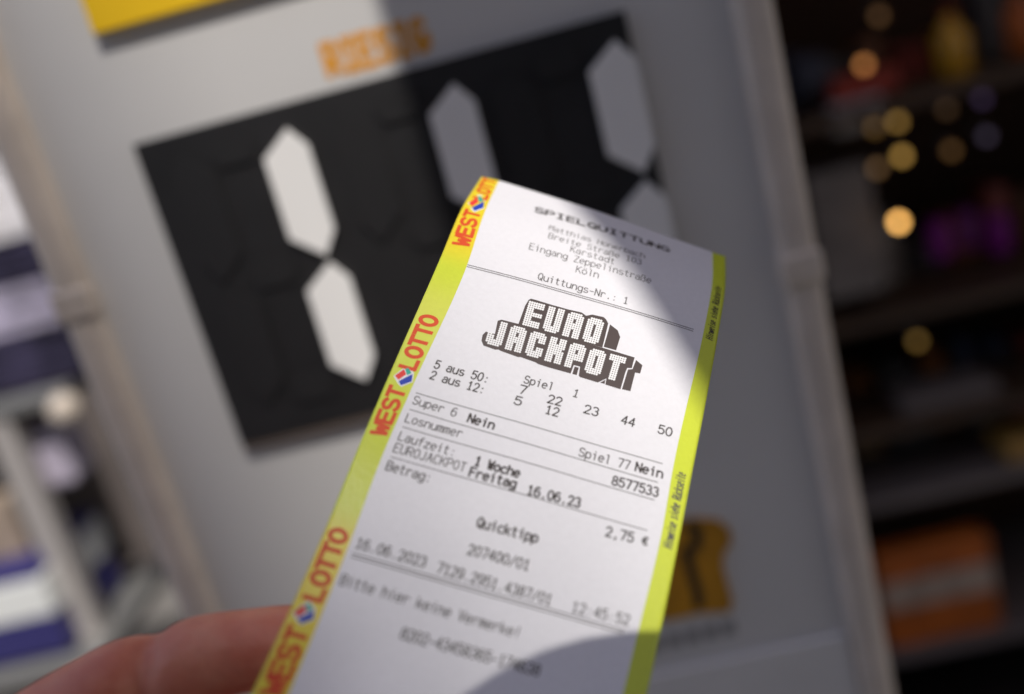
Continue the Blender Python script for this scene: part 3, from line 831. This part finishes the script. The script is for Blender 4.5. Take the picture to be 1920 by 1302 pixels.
def stack(name, label, cat, px0, px1, py0, py1, m, xx, n=6, dep=.20, y=YR, grp=None, jit=.004):
    """flat pile of n sheets / magazines between two photo heights measured on column xx"""
    z1 = zl(xx, py0, y); z0 = zl(xx, py1, y); x0 = xl(px0, (py0 + py1) / 2, y); x1 = xl(px1, (py0 + py1) / 2, y)
    e = empty(name, ((x0 + x1) / 2, y + dep / 2, z0), label, cat, grp)
    t = (z1 - z0) / n
    for i in range(n):
        j = random.uniform(-jit, jit)
        box('copy', (x0 + j, y + random.uniform(0, .006), z0 + i * t), (x1 + j, y + dep, z0 + (i + .93) * t), m, e, bev=min(.002, t * .2))
    return e
stack('magazine_pile', 'pile of dark navy glossy magazines on the upper rack shelf', 'magazines', -420, 150, 622, 727, M_navy, 60, 6)
stack('magazine_pile', 'lavender wrapped magazines lying on the dark navy pile', 'magazines', -420, 118, 528, 620, M_lav, 60, 4)
stack('magazine_pile', 'thin dark blue magazines under the white newspapers', 'magazines', -420, 92, 448, 526, M_navy, 50, 4)
stack('newspaper_pile', 'pile of white newspapers at the top of the rack', 'newspapers', -420, 70, 285, 446, M_news, 30, 12)
bx = box('carton', (xl(-80, 800), YR + .02, zl(30, 850)), (xl(30, 800), YR + .12, zl(30, 785)), M_brn, None, bev=.003)
tag(bx, 'small brown carton hanging below the rack shelf at the photo edge', 'carton')
bx = box('wrapped_packet', (xl(15, 850), YR + .02, zl(70, 935)), (xl(105, 850), YR + .10, zl(70, 805)), M_lav2, None, bev=.012)
tag(bx, 'crumpled pale lavender packet under the rack shelf', 'packet')
bx = box('carton', (xl(-120, 1000), YR + .02, zl(0, 1060)), (xl(22, 1000), YR + .12, zl(0, 945)), M_tan, None, bev=.004)
tag(bx, 'tan carton standing behind the pale rack post', 'carton')
# blue and white box on the lower shelf
x0, x1 = xl(-320, 1150), xl(138, 1130)
bxe = empty('display_box', ((x0 + x1) / 2, YR + .05, zl(60, 1205)), 'white and blue display box low on the rack', 'box')
box('blue_base', (x0, YR - .05, zl(60, 1205)), (x1, YR + .15, zl(60, 1133)), M_blue, bxe, bev=.003)
box('white_band', (x0, YR - .052, zl(60, 1132.5)), (x1 + .002, YR + .152, zl(60, 1062)), M_white, bxe, bev=.003)
box('blue_lid', (x0, YR - .05, zl(60, 1061.5)), (x1 - .002, YR + .15, zl(60, 1043)), M_blue, bxe, bev=.003)
# dark sheet standing in for shade on the pavement
M_shade = mat('ground_shade', (.03, .028, .026), .8, noise=(40, .2))
tag(box('shade_sheet', (-3.6, 1.7, .002), (-1.2, 2.86, .014), M_shade, None, bev=.004), 'dark sheet standing in for shade on the pavement behind the rack', 'shade sheet')

# ------------------------------------------------------------------ right background: dark shop shelf, goods, small lamps
YS = 1.6
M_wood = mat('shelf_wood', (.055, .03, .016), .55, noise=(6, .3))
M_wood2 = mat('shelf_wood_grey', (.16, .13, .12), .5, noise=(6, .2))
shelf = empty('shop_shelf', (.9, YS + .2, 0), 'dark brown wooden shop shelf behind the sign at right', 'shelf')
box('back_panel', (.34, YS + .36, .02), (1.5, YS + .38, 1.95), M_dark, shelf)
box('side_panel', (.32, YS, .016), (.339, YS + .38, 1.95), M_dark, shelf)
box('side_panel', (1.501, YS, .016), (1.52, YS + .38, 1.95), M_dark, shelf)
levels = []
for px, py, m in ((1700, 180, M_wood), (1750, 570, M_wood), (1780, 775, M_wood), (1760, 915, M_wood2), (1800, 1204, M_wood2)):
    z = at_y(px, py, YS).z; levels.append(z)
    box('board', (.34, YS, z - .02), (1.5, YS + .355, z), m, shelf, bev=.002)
M_orange = mat('pack_orange', (.46, .105, .01), .5, noise=(20, .3))
M_band = mat('pack_band', (.45, .33, .25), .5, noise=(40, .3))
M_amber = mat('bottle_amber', (.60, .30, .01), .25, .6)
M_redp = mat('pack_red', (.30, .03, .015), .5)
M_greyp = mat('pack_grey', (.15, .13, .12), .5, noise=(25, .25))
M_pale = mat('pack_pale', (.42, .40, .40), .5, noise=(25, .25))
M_yellow = mat('pack_mustard', (.45, .25, .06), .5)
M_bluep = mat('pack_blue', (.02, .022, .04), .5)
def pack(name, label, cat, px0, px1, py0, py1, m, y=YS + .03, dep=.09, grp=None):
    a = at_y(px0, (py0 + py1) / 2, y); b = at_y(px1, (py0 + py1) / 2, y); mx = (px0 + px1) / 2
    z1 = at_y(mx, py0, y).z; z0 = at_y(mx, py1, y).z
    return tag(box(name, (a.x, y, z0), (b.x, y + dep, z1), m, None, bev=.005), label, cat, grp)
def bottle(name, label, px, py0, py1, rpx, m, y=YS + .10, cap=None):
    zt = at_y(px, py0, y).z; zb = at_y(px, py1, y).z; c = at_y(px, (py0 + py1) / 2, y); r = rpx * y / FPX; h = zt - zb
    e = empty(name, (c.x, y, zb), label, 'bottle')
    bm = bmesh.new(); add_lathe(bm, (c.x, y, zb), [(r * .9, 0), (r, h * .05), (r, h * .62), (r * .8, h * .72), (r * .38, h * .82), (r * .36, h * .93)]); mesh_obj('body', bm, m, e, True)
    bm = bmesh.new(); add_lathe(bm, (c.x, y, zb + h * .931), [(r * .42, 0), (r * .42, h * .069)]); mesh_obj('cap', bm, cap or M_redp, e, True)
    return e
bottle('liquor_bottle', 'tall amber bottle standing on the top board of the shop shelf', 1785, 15, 160, 30, M_amber)
bottle('liquor_bottle', 'orange bottle at the upper right photo edge on the shop shelf', 1912, -30, 105, 26, M_orange)
pack('carton', 'grey cardboard display carton standing beside the right sign rail', 'carton', 1525, 1650, 315, 560, M_greyp)
pack('carton', 'small pale carton on top of the grey cardboard carton', 'carton', 1562, 1660, 185, 245, M_pale)
pack('packet', 'flat dark red packet on top of the small pale carton', 'packet', 1560, 1690, 140, 184, M_redp)
pack('packet', 'dim blue packet next to the dark red packet', 'packet', 1490, 1556, 105, 170, M_bluep)
pack('carton', 'mustard yellow carton at the right photo edge', 'carton', 1890, 1990, 820, 885, M_yellow)
pack('carton', 'brown flat carton lying on the middle board of the shop shelf', 'carton', 1690, 1880, 735, 772, M_wood2)
op = empty('snack_carton', at_y(1760, 1215, YS), 'bright orange snack carton with a pale band on the lowest shelf board', 'carton')
a = at_y(1655, 1110, YS); b = at_y(1880, 1110, YS)
box('body', (a.x, YS + .02, at_y(1760, 1214, YS).z), (b.x, YS + .07, at_y(1760, 1035, YS).z), M_orange, op, bev=.006)
box('band', (a.x + .004, YS + .016, at_y(1760, 1138, YS).z), (b.x - .004, YS + .0197, at_y(1760, 1085, YS).z), M_band, op)
M_mag = mat('neon_magenta', (.1, .0, .1), .5, emit=((.10, .0, .11), .085))
for px, py, lab in ((1768, 452, 'dim magenta light box nearer the sign on the shop shelf'), (1880, 440, 'dim magenta light box nearer the right photo edge'), (1820, 432, 'darker small magenta light box between two brighter ones')):
    k = 0 if px == 1820 else 1
    m = M_mag if k else mat('neon_magenta_dim', (.06, 0, .06), .5, emit=((.10, 0, .11), .05))
    pack('light_box', lab, 'light box', px - 16, px + 16, py - 36, py + 36, m, YS + .12, .03, 'magenta light boxes on the shelf')
LAMPS = [ # px, py, colour (linear value of the blurred disc), where
 (1685, 417, (.72, .37, .095), 'brightest warm lamp on the shop shelf'),
 (1620, 122, (.150, .058, .016), 'orange lamp above the red packet on the shop shelf'),
 (1648, 30, (.026, .013, .005), 'faint lamp at the top edge of the photo, right of the sign'),
 (1683, 229, (.085, .048, .011), 'olive yellow lamp above a brighter one of the same tint'),
 (1691, 293, (.140, .080, .018), 'olive yellow lamp straight above the brightest lamp'),
 (1640, 240, (.030, .016, .004), 'faint half hidden lamp left of the olive yellow lamp'),
 (1645, 316, (.040, .022, .009), 'dim brown lamp overlapping the olive yellow lamp'),
 (1784, 283, (.026, .013, .004), 'dim brown lamp right of the olive yellow pair'),
 (1775, 205, (.013, .007, .003), 'barely lit lamp above the dim brown lamp at right'),
 (1720, 640, (.045, .026, .006), 'dim yellow lamp low on the shop shelf'),
 (1842, 186, (.008, .005, .012), 'faint violet lamp, upper of two'),
 (1850, 256, (.010, .008, .013), 'faint violet lamp, lower of two')]
RB = .0072
for px, py, c, lab in LAMPS:
    y = YS - .02
    p = at_y(px, py, y); r_img = RB * FPX / (RW.transposed() @ (p - CAM)).z
    k = (31.0 / r_img) ** 2
    c = tuple(v * .50 for v in c); mx = max(c)
    e = empty('bulb_lamp', p, lab, 'lamp', 'small lamps in the dark shop')
    bm = bmesh.new(); bmesh.ops.create_icosphere(bm, subdivisions=2, radius=RB); bmesh.ops.translate(bm, verts=bm.verts, vec=p)
    mesh_obj('bulb', bm, mat('bulb_glow', (.02, .02, .02), .5, emit=(tuple(v / mx for v in c), mx * k)), e, True)
    bm = bmesh.new(); add_tube(bm, p + Vector((0, .006, .003)), p + Vector((0, .03, .012)), .005, 10); mesh_obj('socket', bm, M_grey, e)

# unseen fill lamp added inside the shop: warm glow on the shelf
lp = empty('fill_lamp', (1.0, 1.2, 2.6), 'unseen warm fill lamp added inside the dark shop', 'lamp')
bm = bmesh.new(); add_lathe(bm, (1.0, 1.2, 2.6), [(.15, 0), (.13, .08), (.05, .14), (.012, .16), (.012, .6)], 24); mesh_obj('lamp_shade', bm, M_metal, lp, True)
bm = bmesh.new(); bmesh.ops.create_icosphere(bm, subdivisions=2, radius=.05); bmesh.ops.translate(bm, verts=bm.verts, vec=(1.0, 1.2, 2.57))
mesh_obj('bulb', bm, mat('lamp_bulb', (.5, .4, .3), .5, emit=((1, .52, .20), 9)), lp, True)
# small goods along the boards
GC = [((.30, .10, .02), 'orange brown'), ((.16, .06, .02), 'dark brown'), ((.34, .20, .08), 'mustard'), ((.20, .03, .02), 'dark red'), ((.10, .09, .085), 'dark grey'), ((.28, .25, .22), 'pale grey'), ((.04, .05, .09), 'dark blue')]
GM = [mat('pack_print', c, .45, .5, noise=(60, .5)) for c, _ in GC]
ORD = ['first', 'second', 'third', 'fourth', 'fifth', 'sixth', 'seventh', 'eighth', 'ninth', 'tenth', 'eleventh', 'twelfth', 'thirteenth', 'fourteenth']
BN = {0: 'top', 1: 'second', 2: 'third', 3: 'fourth'}
rg = random.Random(11)
for li, (zb, xa) in enumerate(zip(levels[:4], (.41, .44, .40, .43))):
    x = xa; n = 0
    while x < .84:
        wd = rg.uniform(.03, .07); hh = rg.uniform(.05, .13) if li != 2 else rg.uniform(.03, .05)
        ci = rg.randrange(len(GC)); y = YS + rg.uniform(.16, .2)
        bx = box('packet', (x, y, zb + .0005), (x + wd, y + .08, zb + hh), GM[ci], None, bev=.003)
        tag(bx, '%s packet, %s from the left, back row of the %s shelf board' % (GC[ci][1], ORD[n], BN[li]), 'packet', 'packets in the back rows of the shop shelf')
        x += wd + rg.uniform(.006, .03); n += 1
